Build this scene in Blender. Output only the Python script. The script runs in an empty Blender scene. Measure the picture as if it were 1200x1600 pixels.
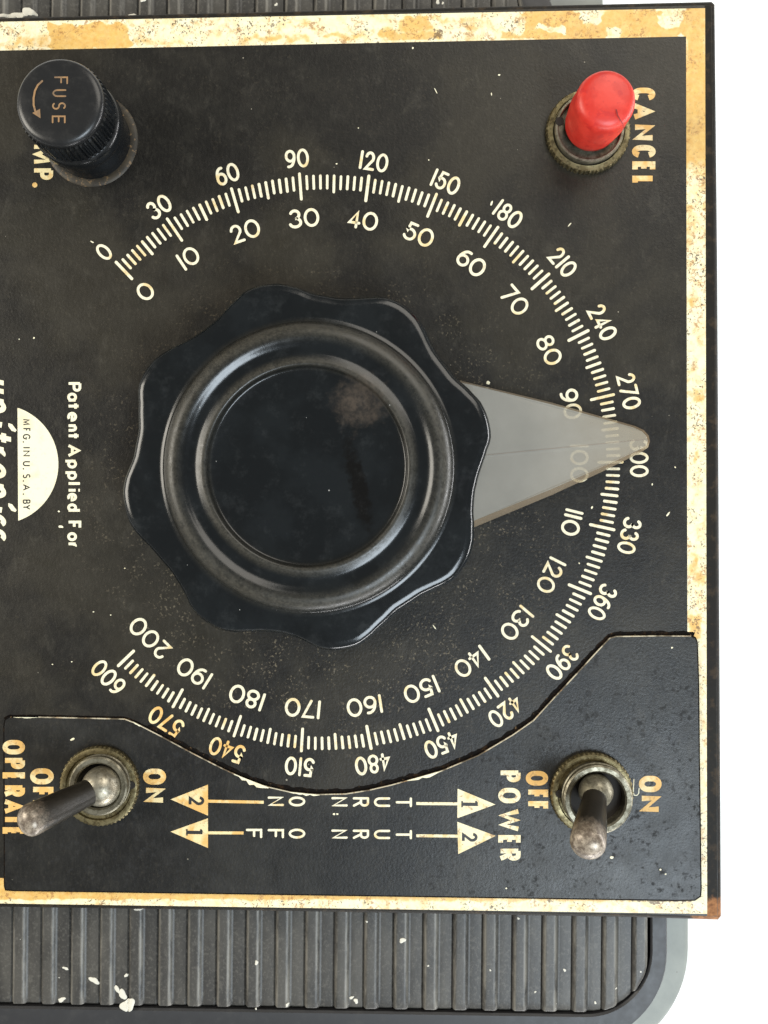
import bpy, math, random
from mathutils import Vector, Matrix, noise as mnoise
random.seed(7)
C = bpy.context.scene.collection
S = 0.00012                     # metres per unit; one unit is about one photo pixel on the panel face
R = math.radians
# ------------------------------------------------------------------ camera
F = 1350.0
RA, RB, RC = -0.0012, 0.0256, -0.0001
def _rot():
    ca, sa, cb, sb, cc, sc = math.cos(RA), math.sin(RA), math.cos(RB), math.sin(RB), math.cos(RC), math.sin(RC)
    return (Matrix(((cc,-sc,0),(sc,cc,0),(0,0,1))) @ Matrix(((cb,0,sb),(0,1,0),(-sb,0,cb))) @ Matrix(((1,0,0),(0,ca,-sa),(0,sa,ca))))
ROT = _rot()
CAM = -(ROT.transposed() @ Vector((0,0,F)))     # panel frame: x right, y down, z away from the camera
cd = bpy.data.cameras.new('camera'); cam = bpy.data.objects.new('camera', cd); C.objects.link(cam)
bpy.context.scene.camera = cam
def _v(r): return Vector((r[0], -r[1], -r[2]))
ax, ay, az = _v(ROT[0]), -_v(ROT[1]), -_v(ROT[2])
cam.matrix_world = Matrix(((ax.x,ay.x,az.x,CAM.x*S),(ax.y,ay.y,az.y,-CAM.y*S),(ax.z,ay.z,az.z,-CAM.z*S),(0,0,0,1)))
cd.sensor_fit = 'VERTICAL'; cd.sensor_height = 24; cd.lens = 24*F/1600
cd.clip_start = 0.005; cd.clip_end = 50
CAMW = Vector((CAM.x, -CAM.y, -CAM.z))          # camera in world units (x right, y up, z up)
def B(u, v, h=0.0):
    """where the sight line of photo point (u, v) meets the plane at height h: world units"""
    d = ROT.transposed() @ Vector((u-600, v-800, F))
    d = Vector((d.x, -d.y, -d.z))
    t = (h - CAMW.z)/d.z
    return CAMW + d*t
def K(h): return (CAMW.z - h)/CAMW.z            # apparent radius -> real radius at height h
# ------------------------------------------------------------------ world, lamps, exposure
sc = bpy.context.scene
w = bpy.data.worlds.new('World'); sc.world = w; w.use_nodes = True
bg = w.node_tree.nodes['Background']; bg.inputs[0].default_value = (1.0, 0.96, 0.86, 1); bg.inputs[1].default_value = 0.27
sc.view_settings.view_transform = 'Standard'; sc.view_settings.look = 'None'
sc.view_settings.exposure = 0; sc.view_settings.gamma = 1; sc.view_settings.use_curve_mapping = False
def lamp(name, loc, target, size, power, col, sy=None):
    l = bpy.data.lights.new(name, 'AREA'); l.energy = power; l.color = col; l.size = size
    if sy: l.shape = 'RECTANGLE'; l.size_y = sy
    o = bpy.data.objects.new(name, l); C.objects.link(o); o.location = loc
    o.rotation_euler = (Vector(target)-Vector(loc)).to_track_quat('-Z', 'Y').to_euler(); return o
lamp('window_light', (0.36,-0.50,0.80), (0.02,-0.02,0), 0.42, 9.6, (0.80,0.91,1.0))
lamp('left_light', (-0.75,0.10,0.42), (0,0,0), 0.40, 5.8, (1.0,0.94,0.82))
lamp('right_top_light', (0.35,0.62,0.62), (0,0,0), 0.6, 4.6, (1.0,0.94,0.84))
lamp('added_table_fill_right', (0.55,0.0,-0.012), (0.16,0.0,-0.0624), 0.5, 2.2, (1,1,1), 0.04)  # added lamp out of view, brightens the tabletop to plain white
lamp('added_table_fill_below', (0.2,-0.6,-0.012), (0.15,-0.16,-0.0624), 0.5, 2.2, (1,1,1), 0.04)  # second added unseen lamp, whitens the tabletop past the lower edge
# ------------------------------------------------------------------ material helper
class M:
    def __init__(s, name):
        s.m = bpy.data.materials.new(name); s.m.use_nodes = True
        s.t = s.m.node_tree; s.b = s.t.nodes['Principled BSDF']; s.out = s.t.nodes['Material Output']
        tc = s.n('ShaderNodeTexCoord'); mp = s.n('ShaderNodeMapping'); s.t.links.new(tc.outputs['Object'], mp.inputs[0])
        mp.inputs['Scale'].default_value = (1/S,)*3; s.co = mp.outputs[0]
    def n(s, k): return s.t.nodes.new(k)
    def set(s, sock, v):
        if hasattr(v, 'is_linked'): s.t.links.new(v, sock)
        elif isinstance(v, (tuple, list)) and len(v) == 3 and sock.type == 'RGBA': sock.default_value = (*v, 1)
        else: sock.default_value = v
    def p(s, **kw):
        for k, v in kw.items(): s.set(s.b.inputs[k.replace('_', ' ')], v)
        return s
    def scaled(s, sx, sy, sz=1):
        mp = s.n('ShaderNodeMapping'); s.t.links.new(s.co, mp.inputs[0]); mp.inputs['Scale'].default_value = (sx,sy,sz); return mp.outputs[0]
    def noise(s, size, detail=3, rough=0.55, dist=0, vec=None, w=0):
        x = s.n('ShaderNodeTexNoise'); x.noise_dimensions = '4D'; s.t.links.new(vec or s.co, x.inputs['Vector'])
        x.inputs['Scale'].default_value = 1/size; x.inputs['Detail'].default_value = detail
        x.inputs['Roughness'].default_value = rough; x.inputs['Distortion'].default_value = dist; x.inputs['W'].default_value = w
        y = s.n('ShaderNodeMath'); y.operation = 'MULTIPLY_ADD'; y.use_clamp = True
        s.t.links.new(x.outputs['Fac'], y.inputs[0]); y.inputs[1].default_value = 1.9; y.inputs[2].default_value = -0.45
        return y.outputs[0]
    def vor(s, size, vec=None):
        x = s.n('ShaderNodeTexVoronoi'); s.t.links.new(vec or s.co, x.inputs['Vector']); x.inputs['Scale'].default_value = 1/size
        return x.outputs['Distance'], x.outputs['Color']
    def rng(s, f, a, b, lo=0.0, hi=1.0):
        x = s.n('ShaderNodeMapRange'); x.interpolation_type = 'SMOOTHSTEP'; s.set(x.inputs[0], f)
        for i, v in enumerate((a,b,lo,hi)): x.inputs[i+1].default_value = v
        return x.outputs[0]
    def math(s, op, a, b=0.5):
        x = s.n('ShaderNodeMath'); x.operation = op; s.set(x.inputs[0], a); s.set(x.inputs[1], b); return x.outputs[0]
    def mix(s, f, a, b):
        x = s.n('ShaderNodeMix'); x.data_type = 'RGBA'; s.set(x.inputs[0], f); s.set(x.inputs[6], a); s.set(x.inputs[7], b); return x.outputs[2]
    def attr(s, name):
        x = s.n('ShaderNodeAttribute'); x.attribute_name = name; return x.outputs['Fac']
    def bump(s, h, strength, dist=1.0):
        x = s.n('ShaderNodeBump'); s.set(x.inputs['Height'], h); x.inputs['Strength'].default_value = strength
        x.inputs['Distance'].default_value = dist*S; s.t.links.new(x.outputs[0], s.b.inputs['Normal']); return s
    def near(s, x, y, z=None):
        """distance (units) from a fixed spot of the thing"""
        sp = s.n('ShaderNodeVectorMath'); sp.operation = 'DISTANCE'; s.t.links.new(s.co, sp.inputs[0]); sp.inputs[1].default_value = (x,y,z or 0); return sp.outputs['Value']
    def flecks(s, size, rad, keep, vec=None):
        d, c = s.vor(size, vec); sep = s.n('ShaderNodeSeparateColor'); s.t.links.new(c, sep.inputs[0])
        k = s.math('GREATER_THAN', sep.outputs[0], keep); r = s.math('MULTIPLY', sep.outputs[1], rad)
        return s.math('MULTIPLY', s.math('LESS_THAN', d, r), k)
KX, KY = B(480,729,100).x, B(480,729,100).y
def black_enamel(name, base, film, film_amt, rough, dust=1.0, pebble=0.35, spots=None):
    m = M(name)
    big = m.noise(260, 4, 0.6, 0.4); mid = m.noise(46, 5, 0.65, 0.3, w=2); fine = m.noise(5, 3, 0.7, w=5)
    f = m.math('MULTIPLY', m.rng(big, 0.34, 0.66), film_amt)
    f = m.math('ADD', f, m.math('MULTIPLY', m.rng(mid, 0.45, 0.75), 0.25*film_amt))
    col = m.mix(f, base, film)
    spot = 0.0
    if spots:
        spot = sp = m.math('MULTIPLY', m.rng(m.noise(8, 3, 0.6, w=9), 0.55, 0.85), m.rng(m.noise(60, 2, w=3), 0.25, 0.6))
        col = m.mix(m.math('MULTIPLY', sp, 0.6), col, spots)
    # fine grit, thicker round the knob
    nk = m.rng(m.near(KX+25, KY-60), 260, 430, 1.0, 0.12)
    g = m.math('MULTIPLY', m.rng(m.noise(4.2, 2, 0.7, w=1), 0.62, 0.80), m.rng(m.noise(38, 3, 0.7, w=7), 0.40, 0.66))
    g = m.math('MULTIPLY', m.math('MULTIPLY', g, nk), 0.62*dust)
    col = m.mix(g, col, (0.20,0.165,0.11))
    smear = m.math('MULTIPLY', m.rng(m.noise(30, 6, 0.75, 0.5, w=12, vec=m.scaled(1,0.7)), 0.55, 0.9), 0.05*dust)
    col = m.mix(smear, col, (0.33,0.30,0.24))
    brush = m.math('MULTIPLY', m.rng(m.noise(5, 5, 0.75, 0.2, w=15, vec=m.scaled(1,0.35)), 0.35, 0.95), 0.035)
    col = m.mix(brush, col, (0.30,0.27,0.21))
    fl = m.math('MAXIMUM', m.flecks(38, 0.04, 0.86), m.flecks(13, 0.09, 0.97))
    col = m.mix(m.math('MULTIPLY', fl, 0.6*dust), col, (0.45,0.41,0.32))
    ro = m.math('ADD', m.math('ADD', m.math('MULTIPLY', mid, 0.16), rough-0.08), m.math('MULTIPLY', spot, 0.22))
    m.p(Base_Color=col, Roughness=ro); m.b.inputs['Specular IOR Level'].default_value = 0.39
    h = m.math('ADD', m.math('MULTIPLY', m.noise(4.2, 3, 0.6, w=4), 0.7), m.math('MULTIPLY', fine, 0.3))
    return m.bump(h, pebble, 0.9).m
MAT = {}
MAT['panel'] = black_enamel('black_panel_enamel', (0.0045,0.0040,0.0032), (0.0185,0.0158,0.0104), 0.9, 0.43)
MAT['switch'] = black_enamel('black_switch_plate_enamel', (0.006,0.006,0.0058), (0.018,0.0175,0.0155), 0.8, 0.40, 0.7, 0.30, (0.003,0.003,0.0035))
def edge_mat():
    m = M('black_worn_edge'); c = B(1112,1432,-4)
    d = m.math('ADD', m.near(c.x, c.y, c.z), m.math('MULTIPLY', m.noise(9,4), 14))
    col = m.mix(m.rng(m.noise(22,5,0.7), 0.5, 0.75), (0.010,0.0085,0.0065), (0.035,0.024,0.014))
    m.b.inputs['Specular IOR Level'].default_value = 0.2
    col = m.mix(m.rng(d, 30, 42, 1, 0), col, m.mix(m.noise(6,4), (0.10,0.035,0.012), (0.42,0.19,0.07)))
    return m.p(Base_Color=col, Roughness=0.6).bump(m.noise(8,3), 0.25, 1).m
MAT['edge'] = edge_mat()
def border_mat():
    m = M('aged_cream_border'); a = m.attr('amber'); n1 = m.noise(16, 5, 0.65, 0.4); n2 = m.noise(5, 4, 0.7, w=3)
    f = m.rng(m.math('ADD', a, m.math('MULTIPLY', m.math('SUBTRACT', n1, 0.5), 0.7)), 0.28, 0.72)
    amber = m.mix(m.noise(15, 6, 0.72, 0.5, w=8), (0.80,0.53,0.15), (0.58,0.27,0.045))
    f0 = m.rng(m.math('ADD', a, m.math('MULTIPLY', m.math('SUBTRACT', m.noise(22,5,0.7,0.8,w=17), 0.5), 0.9)), 0.15, 0.75)
    cream = m.mix(m.rng(n1, 0.25, 0.9), (0.86,0.80,0.57), (0.84,0.72,0.42))
    cream = m.mix(m.math('MULTIPLY', f0, 0.75), cream, (0.80,0.56,0.19))
    col = m.mix(m.math('MULTIPLY', f, m.rng(m.noise(9, 5, 0.7, w=19), 0.1, 0.8, 0.55, 0.95)), cream, amber)
    rim = m.math('MULTIPLY', m.rng(n2, 0.52, 0.66), m.rng(m.noise(34, 3, 0.6, w=5), 0.46, 0.66))
    tan = m.math('MULTIPLY', m.rng(m.noise(20, 5, 0.7, 0.6, w=14), 0.45, 0.85), 0.75)
    col = m.mix(tan, col, (0.66,0.42,0.15))
    col = m.mix(m.math('MULTIPLY', rim, 0.75), col, (0.36,0.17,0.055))
    sp = m.math('MULTIPLY', m.rng(m.noise(3.6, 3, 0.6, w=6), 0.63, 0.70), m.rng(m.noise(28, 3, 0.6, w=11), 0.46, 0.60))
    col = m.mix(m.math('MULTIPLY', m.math('MULTIPLY', sp, 0.85), m.math('SUBTRACT', 1.0, m.math('MULTIPLY', f, 0.8))), col, (0.06,0.04,0.025))
    br = m.attr('brown')
    col = m.mix(m.math('MULTIPLY', m.rng(m.math('ADD', br, m.math('MULTIPLY', m.math('SUBTRACT', n2, 0.5), 1.1)), 0.45, 0.62), 0.8), col, (0.11,0.06,0.03))
    return m.p(Base_Color=col, Roughness=0.5).m
MAT['border'] = border_mat()
def ink(name, a, b, lo, hi, wear=0.3):
    m = M(name); n = m.noise(40, 4, 0.6, 0.3); col = m.mix(m.rng(n, lo, hi), a, b)
    col = m.mix(m.math('MULTIPLY', m.rng(m.noise(7,4,0.7,w=4), 0.60, 0.72), wear), col, (0.33,0.20,0.09))
    return m.p(Base_Color=col, Roughness=0.55).m
MAT['cream'] = ink('cream_ink', (0.80,0.74,0.55), (0.74,0.58,0.30), 0.54, 0.74)
MAT['gold'] = ink('yellowed_ink', (0.80,0.66,0.36), (0.72,0.43,0.13), 0.36, 0.62, 0.5)
MAT['fleckink'] = ink('specked_cream_ink', (0.80,0.72,0.48), (0.70,0.52,0.24), 0.45, 0.7, 0.8)
MAT['badge'] = ink('cream_badge_ink', (0.84,0.79,0.58), (0.80,0.71,0.48), 0.5, 0.75, 0.12)
MAT['darkink'] = M('black_ink').p(Base_Color=(0.018,0.017,0.016), Roughness=0.5).m
MAT['engrave'] = ink('gold_engraving', (0.30,0.17,0.075), (0.17,0.11,0.065), 0.4, 0.65, 0.5)
def phenolic():
    m = M('blue_black_phenolic'); dx = m.near(KX, KY, 0)
    sp = m.n('ShaderNodeSeparateXYZ'); m.t.links.new(m.co, sp.inputs[0])
    rx = m.math('SUBTRACT', sp.outputs[0], KX); ry = m.math('SUBTRACT', sp.outputs[1], KY)
    r = m.math('SQRT', m.math('ADD', m.math('MULTIPLY', rx, rx), m.math('MULTIPLY', ry, ry)))
    n = m.noise(14, 5, 0.7); g = m.noise(3, 2, 0.7, w=2)
    col = m.mix(m.rng(m.noise(90,4), 0.4, 0.7), (0.0030,0.0046,0.0060), (0.0058,0.0080,0.0098))
    # dark reflection streak across the disc, painted into the base colour
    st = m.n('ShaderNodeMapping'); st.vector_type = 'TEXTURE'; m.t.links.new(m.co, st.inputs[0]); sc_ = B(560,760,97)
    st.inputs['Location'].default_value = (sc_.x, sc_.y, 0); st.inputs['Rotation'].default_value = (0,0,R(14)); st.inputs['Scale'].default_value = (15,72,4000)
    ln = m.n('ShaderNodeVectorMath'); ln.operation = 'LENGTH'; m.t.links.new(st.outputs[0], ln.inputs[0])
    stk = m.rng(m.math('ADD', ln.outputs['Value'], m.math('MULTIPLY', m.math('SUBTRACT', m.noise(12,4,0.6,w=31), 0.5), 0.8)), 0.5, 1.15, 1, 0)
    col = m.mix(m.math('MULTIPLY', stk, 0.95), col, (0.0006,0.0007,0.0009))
    def ring(r0, wd): return m.rng(m.math('ABSOLUTE', m.math('SUBTRACT', r, r0)), 0, wd, 1, 0)
    dust = m.math('MAXIMUM', ring(199, 22), m.math('MULTIPLY', ring(151, 13), 0.9))
    dust = m.math('MULTIPLY', dust, m.math('ADD', m.math('ADD', m.math('MULTIPLY', m.rng(n, 0.0, 1.0), 0.32), 0.25), m.math('MULTIPLY', m.rng(g, 0.2, 0.9), 0.35)))
    col = m.mix(m.math('MULTIPLY', dust, 0.8), col, (0.072,0.064,0.047))
    # a paler, warm-toned mottled patch on the inner disc
    e = m.near(B(560,628,100).x, B(560,628,100).y, 100)
    patch = m.rng(m.math('ADD', e, m.math('MULTIPLY', m.noise(16,4,0.6), 36)), 30, 66, 1, 0)
    col = m.mix(m.math('MULTIPLY', patch, m.math('ADD', m.math('MULTIPLY', m.rng(m.noise(9,4,0.7,w=21),0.1,0.9), 0.42), 0.10)), col, (0.12,0.092,0.070))
    fl = m.math('MAXIMUM', m.flecks(30, 0.05, 0.7), m.flecks(11, 0.12, 0.965))
    col = m.mix(m.math('MULTIPLY', fl, 0.7), col, (0.42,0.42,0.40))
    hz = m.math('MULTIPLY', m.rng(m.noise(26,5,0.7,w=6), 0.5, 0.95), 0.03); col = m.mix(hz, col, (0.3,0.32,0.33))
    ro = m.math('ADD', m.math('MULTIPLY', dust, 0.42), m.math('ADD', m.math('MULTIPLY', n, 0.10), 0.13))
    m.b.inputs['Specular IOR Level'].default_value = 0.45
    return m.p(Base_Color=col, Roughness=ro).bump(g, 0.05, 0.5).m
MAT['phenolic'] = phenolic()
def black_plastic(name, base, rough):
    m = M(name); n = m.noise(18, 5, 0.7)
    col = m.mix(m.math('MULTIPLY', m.rng(n, 0.5, 1.0), 0.15), base, (0.09,0.085,0.075))
    return m.p(Base_Color=col, Roughness=m.math('ADD', m.math('MULTIPLY', n, 0.15), rough)).m
MAT['fuse'] = black_plastic('black_fuse_plastic', (0.006,0.007,0.008), 0.18)
MAT['fusecap'] = black_plastic('worn_black_fuse_cap', (0.010,0.0105,0.0115), 0.24)
def metal(name, a, b, rough, grime=0.6, met=0.9):
    m = M(name); n = m.noise(13, 5, 0.65, 0.4); col = m.mix(m.rng(n, 0.35, 0.7), a, b)
    col = m.mix(m.math('MULTIPLY', m.rng(m.noise(6,5,0.7,w=3), 0.5, 0.72), grime), col, (0.035,0.028,0.016))
    return m.p(Base_Color=col, Metallic=met, Roughness=m.math('ADD', m.math('MULTIPLY', n, 0.25), rough)).bump(m.noise(5,3), 0.15, 0.8).m
MAT['brass'] = metal('tarnished_nickel_brass', (0.26,0.22,0.12), (0.14,0.112,0.056), 0.33)
MAT['nickel'] = metal('dull_nickel', (0.27,0.25,0.19), (0.16,0.145,0.105), 0.36, 0.45)
MAT['ball'] = metal('bright_nickel_ball', (0.42,0.39,0.31), (0.27,0.24,0.18), 0.30, 0.4)
MAT['hole'] = M('dark_hole').p(Base_Color=(0.012,0.009,0.006), Roughness=0.8).m
def lever_mat(name, tip, reach):
    m = M(name); d = m.math('ADD', m.near(*tip), m.math('MULTIPLY', m.math('SUBTRACT', m.noise(9,5,0.7), 0.5), 26))
    f = m.rng(d, reach-12, reach+12, 1, 0)
    worn = m.mix(m.rng(m.noise(9,5,0.7,w=2), 0.3, 0.75), (0.13,0.10,0.075), (0.40,0.335,0.26))
    col = m.mix(f, m.mix(m.noise(20,4), (0.010,0.0085,0.006), (0.026,0.021,0.015)), worn)
    return m.p(Base_Color=col, Metallic=0.25, Roughness=0.36).bump(m.noise(6,4), 0.12, 1).m
def red_mat():
    m = M('red_button_plastic'); n = m.noise(26, 4)
    col = m.mix(m.rng(n, 0.35, 0.7), (0.54,0.026,0.016), (0.64,0.042,0.026))
    col = m.mix(m.math('MULTIPLY', m.rng(m.noise(12,4,0.6,w=3), 0.60, 0.75), 0.5), col, (0.42,0.012,0.015))
    m.p(Base_Color=col, Roughness=0.42); m.b.inputs['Subsurface Weight'].default_value = 0.12
    m.b.inputs['Subsurface Radius'].default_value = (0.002,0.0004,0.0003)
    return m.bump(m.noise(22,2,w=4), 0.10, 4).m
MAT['red'] = red_mat()
MAT['crack'] = M('dark_red_crack').p(Base_Color=(0.16,0.008,0.01), Roughness=0.6).m
def pointer_mat(name, colr, clear):
    m = M(name); n = m.noise(40,5,0.6)
    col = m.mix(n, colr, tuple(c*0.85 for c in colr))
    far = m.rng(m.math('ADD', m.near(KX, KY, 20), m.math('MULTIPLY', n, 60)), 380, 600)
    col = m.mix(m.math('MULTIPLY', far, 0.55), col, tuple(c*k for c, k in zip(colr, (0.86,0.72,0.52))))
    col = m.mix(m.math('MULTIPLY', m.flecks(9,0.12,0.93), 0.5), col, (0.8,0.8,0.76))
    m.p(Base_Color=col, Roughness=0.3)
    tr = m.n('ShaderNodeBsdfTransparent'); tr.inputs[0].default_value = (1.0,0.98,0.93,1)
    mx = m.n('ShaderNodeMixShader'); mx.inputs[0].default_value = 1-clear
    m.t.links.new(tr.outputs[0], mx.inputs[1]); m.t.links.new(m.b.outputs[0], mx.inputs[2]); m.t.links.new(mx.outputs[0], m.out.inputs[0])
    return m.m
MAT['pointer'] = pointer_mat('frosted_clear_plastic', (0.50,0.487,0.445), 0.57)
MAT['pointer_edge'] = pointer_mat('browned_plastic_edge', (0.26,0.19,0.12), 0.45)
def rib_mat():
    m = M('grey_ribbed_aluminium'); n = m.noise(60,5,0.6,vec=m.scaled(1,0.35)); g = m.noise(4,3,0.7,w=2)
    col = m.mix(m.rng(n,0.35,0.68), (0.034,0.032,0.029), (0.060,0.056,0.049))
    col = m.mix(m.math('MULTIPLY', m.rng(g,0.5,0.75), 0.3), col, (0.16,0.15,0.13))
    wear = m.math('MULTIPLY', m.attr('wear'), m.rng(m.noise(18,5,0.7,w=5,vec=m.scaled(1,0.2)), 0.32, 0.7))
    col = m.mix(m.math('MULTIPLY', wear, 0.62), col, (0.27,0.25,0.21))
    fl = m.math('MAXIMUM', m.flecks(28,0.07,0.72), m.flecks(60,0.05,0.4))
    col = m.mix(m.math('MULTIPLY', fl, 0.8), col, (0.7,0.68,0.6))
    return m.p(Base_Color=col, Roughness=0.48).bump(m.noise(6,3), 0.15, 0.8).m
MAT['rib'] = rib_mat()
MAT['rim'] = black_plastic('dark_grey_case_paint', (0.026,0.026,0.028), 0.42)
def cast():
    m = M('pale_grey_casting'); n = m.noise(40,5); col = m.mix(n, (0.20,0.215,0.20), (0.29,0.305,0.275))
    col = m.mix(m.math('MULTIPLY', m.flecks(26,0.14,0.75), 0.7), col, (0.09,0.08,0.07))
    return m.p(Base_Color=col, Roughness=0.5).bump(m.noise(8,4), 0.2, 1).m
MAT['cast'] = cast()
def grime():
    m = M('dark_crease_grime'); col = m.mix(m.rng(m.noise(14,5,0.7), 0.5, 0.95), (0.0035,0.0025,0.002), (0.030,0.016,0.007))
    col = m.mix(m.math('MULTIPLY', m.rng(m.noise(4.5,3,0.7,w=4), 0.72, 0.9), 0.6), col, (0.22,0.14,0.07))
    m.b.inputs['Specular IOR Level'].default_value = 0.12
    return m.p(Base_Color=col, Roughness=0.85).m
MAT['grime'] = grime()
MAT['paint'] = M('white_paint_drips').p(Base_Color=(0.66,0.63,0.54), Roughness=0.5).m
MAT['worn_edge'] = ink('worn_bright_edge', (0.50,0.44,0.32), (0.10,0.075,0.045), 0.42, 0.62, 0.6)
MAT['ringdirt'] = ink('olive_ring_dirt', (0.016,0.0125,0.0075), (0.040,0.030,0.017), 0.4, 0.65, 0.4)
# ------------------------------------------------------------------ object helpers
def link(name, me, mats, parent=None, smooth=None):
    o = bpy.data.objects.new(name, me); C.objects.link(o)
    for x in (mats if isinstance(mats, (list, tuple)) else [mats]): me.materials.append(x)
    if smooth is not None:
        for f in me.polygons: f.use_smooth = True
        if smooth < 180: me.set_sharp_from_angle(angle=R(smooth))
    if parent: o.parent = parent
    return o
def obj(name, verts, faces, mats, parent=None, smooth=None, fm=None):
    me = bpy.data.meshes.new(name); me.from_pydata([tuple(c*S for c in v) for v in verts], [], faces); 
    if fm: 
        for f, i in zip(me.polygons, fm): f.material_index = i
    me.update(); return link(name, me, mats, parent, smooth)
class G:                                            # collects polygons in world units
    def __init__(s): s.v = []; s.f = []; s.m = []
    def add(s, vs, fs, mi=0):
        k = len(s.v); s.v += [tuple(v) for v in vs]; s.f += [tuple(i+k for i in f) for f in fs]; s.m += [mi]*len(fs)
    def build(s, name, mats, parent=None, smooth=None): return obj(name, s.v, s.f, mats, parent, smooth, s.m)
def loft(g, loops, cap0=False, cap1=True, mi=0):
    n = len(loops[0]); vs = [p for L in loops for p in L]; fs = []
    for i in range(len(loops)-1):
        for j in range(n): fs.append((i*n+j, i*n+(j+1)%n, (i+1)*n+(j+1)%n, (i+1)*n+j))
    if cap1: fs.append(tuple((len(loops)-1)*n+j for j in range(n)))
    if cap0: fs.append(tuple(reversed(range(n))))
    g.add(vs, fs, mi)
def lathe(g, prof, base, axis=(0,0,1), n=64, mod=None, mi=0, cap0=False, cap1=True):
    a = Vector(axis).normalized(); x = a.orthogonal().normalized() if abs(a.z) < 0.999 else Vector((1,0,0)); y = a.cross(x); b = Vector(base); loops = []
    for i, (r, t) in enumerate(prof):
        L = []
        for j in range(n):
            th = 2*math.pi*j/n; rr = mod(r, t, th, i) if mod else r
            L.append(b + a*t + (x*math.cos(th) + y*math.sin(th))*rr)
        loops.append(L)
    loft(g, loops, cap0, cap1, mi)
# ---- lettering made of pen strokes; glyph boxes: x 0..1 (scaled by width), y 0..1 (cap height)
def arc(cx, cy, rx, ry, a0, a1, n=18):
    return [(cx+rx*math.cos(R(a0+(a1-a0)*i/n)), cy+ry*math.sin(R(a0+(a1-a0)*i/n))) for i in range(n+1)]
def bez(p0, p1, p2, p3, n=12):
    o = []
    for i in range(n+1):
        t = i/n; u = 1-t
        o.append(tuple(u*u*u*a+3*u*u*t*b+3*u*t*t*c+t*t*t*d for a, b, c, d in zip(p0,p1,p2,p3)))
    return o
LOOP = 'loop'
def closed(pts): return (LOOP, pts[:-1])
GL = {
 '0': [closed(arc(.5,.5,.5,.5,90,450,36))],
 '1': [[(.5,0),(.5,1)]],
 '2': [arc(.47,.70,.44,.30,168,-28,16)+[(.02,0),(1,0)]],
 '3': [arc(.45,.755,.42,.245,155,-90,18)+arc(.45,.265,.53,.265,90,-158,18)[1:]],
 '4': [[(.74,0),(.74,1),(.0,.27),(1,.27)]],
 '5': [[(.92,1),(.24,1),(.14,.56)]+arc(.45,.32,.53,.32,128,-152,20)],
 '6': [closed(arc(.5,.315,.5,.315,90,450,28)), bez((.82,.97),(.35,1.02),(.02,.72),(0,.315))],
 '7': [[(0,1),(1,1),(.30,0)]],
 '8': [closed(arc(.5,.76,.41,.24,90,450,26)), closed(arc(.5,.26,.5,.26,90,450,28))],
 '9': [closed(arc(.5,.685,.5,.315,90,450,28)), bez((.18,.03),(.65,-.02),(.98,.28),(1,.685))],
 'A': [[(0,0),(.5,1),(1,0)], [(.2,.33),(.8,.33)]],
 'B': [[(0,0),(0,1)], [(0,1),(.5,1)]+arc(.55,.76,.35,.24,90,-90,10)+[(0,.52)], [(0,.52),(.55,.52)]+arc(.58,.26,.42,.26,90,-90,10)+[(0,0)]],
 'C': [arc(.52,.62,.52,.38,25,180,12)+arc(.52,.38,.52,.38,180,335,12)],
 'E': [[(1,1),(0,1),(0,0),(1,0)], [(0,.5),(.85,.5)]],
 'F': [[(1,1),(0,1),(0,0)], [(0,.5),(.85,.5)]],
 'G': [arc(.52,.5,.52,.5,40,310,26)+[(.98,.45),(.58,.45)]],
 'I': [[(.5,0),(.5,1)]],
 'L': [[(0,1),(0,0),(1,0)]],
 'M': [[(0,0),(.08,1),(.5,.15),(.92,1),(1,0)]],
 'N': [[(0,0),(0,1),(1,0),(1,1)]],
 'O': [closed(arc(.5,.62,.5,.38,0,180,14)+arc(.5,.38,.5,.38,180,360,14)+[(1,.62)])],
 'o0': [closed(arc(.5,.5,.5,.5,90,450,32))],
 'P': [[(0,0),(0,1)], [(0,1),(.55,1)]+arc(.6,.74,.4,.26,90,-90,12)+[(0,.48)]],
 'R': [[(0,0),(0,1)], [(0,1),(.55,1)]+arc(.6,.75,.38,.25,90,-90,12)+[(0,.5)], [(.5,.5),(1,0)]],
 'S': [arc(.5,.75,.45,.25,40,270,16)+arc(.5,.25,.48,.25,90,-140,16)[1:]],
 'T': [[(0,1),(1,1)], [(.5,1),(.5,0)]],
 'U': [[(0,1),(0,.35)]+arc(.5,.35,.5,.35,180,360,14)+[(1,1)]],
 'W': [[(0,1),(.24,0),(.5,.9),(.76,0),(1,1)]],
 'Y': [[(0,1),(.5,.48),(.5,0)], [(1,1),(.5,.48)]],
 '.': 'dot',
 # lower case, x-height .62
 'a': [closed(arc(.45,.31,.45,.31,0,360,24)), [(.9,.62),(.9,0)]],
 'd': [closed(arc(.45,.31,.45,.31,0,360,24)), [(.9,1),(.9,0)]],
 'e': [[(.03,.31),(.93,.31)]+arc(.47,.31,.46,.31,0,305,22)[1:]],
 'i': [[(.5,0),(.5,.62)], [(.5,.86),(.5,1.0)]],
 'l': [[(.5,0),(.5,1)]],
 'n': [[(.05,0),(.05,.62)], [(.05,.35)]+arc(.5,.32,.43,.30,150,0,10)+[(.93,0)]],
 'o': [closed(arc(.5,.31,.5,.31,0,360,24))],
 'p': [closed(arc(.5,.31,.45,.31,0,360,24)), [(.08,.62),(.08,-.28)]],
 'r': [[(.1,0),(.1,.62)], [(.1,.30)]+arc(.6,.30,.45,.30,160,70,8)],
 't': [[(.5,0),(.5,.88)], [(.05,.62),(.95,.62)]],
 'u': [[(0,.62),(0,.28)]+arc(.45,.28,.45,.28,180,360,12)+[(.9,.62)], [(.9,.62),(.9,0)]],
 'c': [arc(.5,.31,.48,.31,50,310,20)],
 's': [arc(.5,.465,.36,.155,40,270,12)+arc(.5,.155,.40,.155,90,-140,12)[1:]],
}
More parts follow.
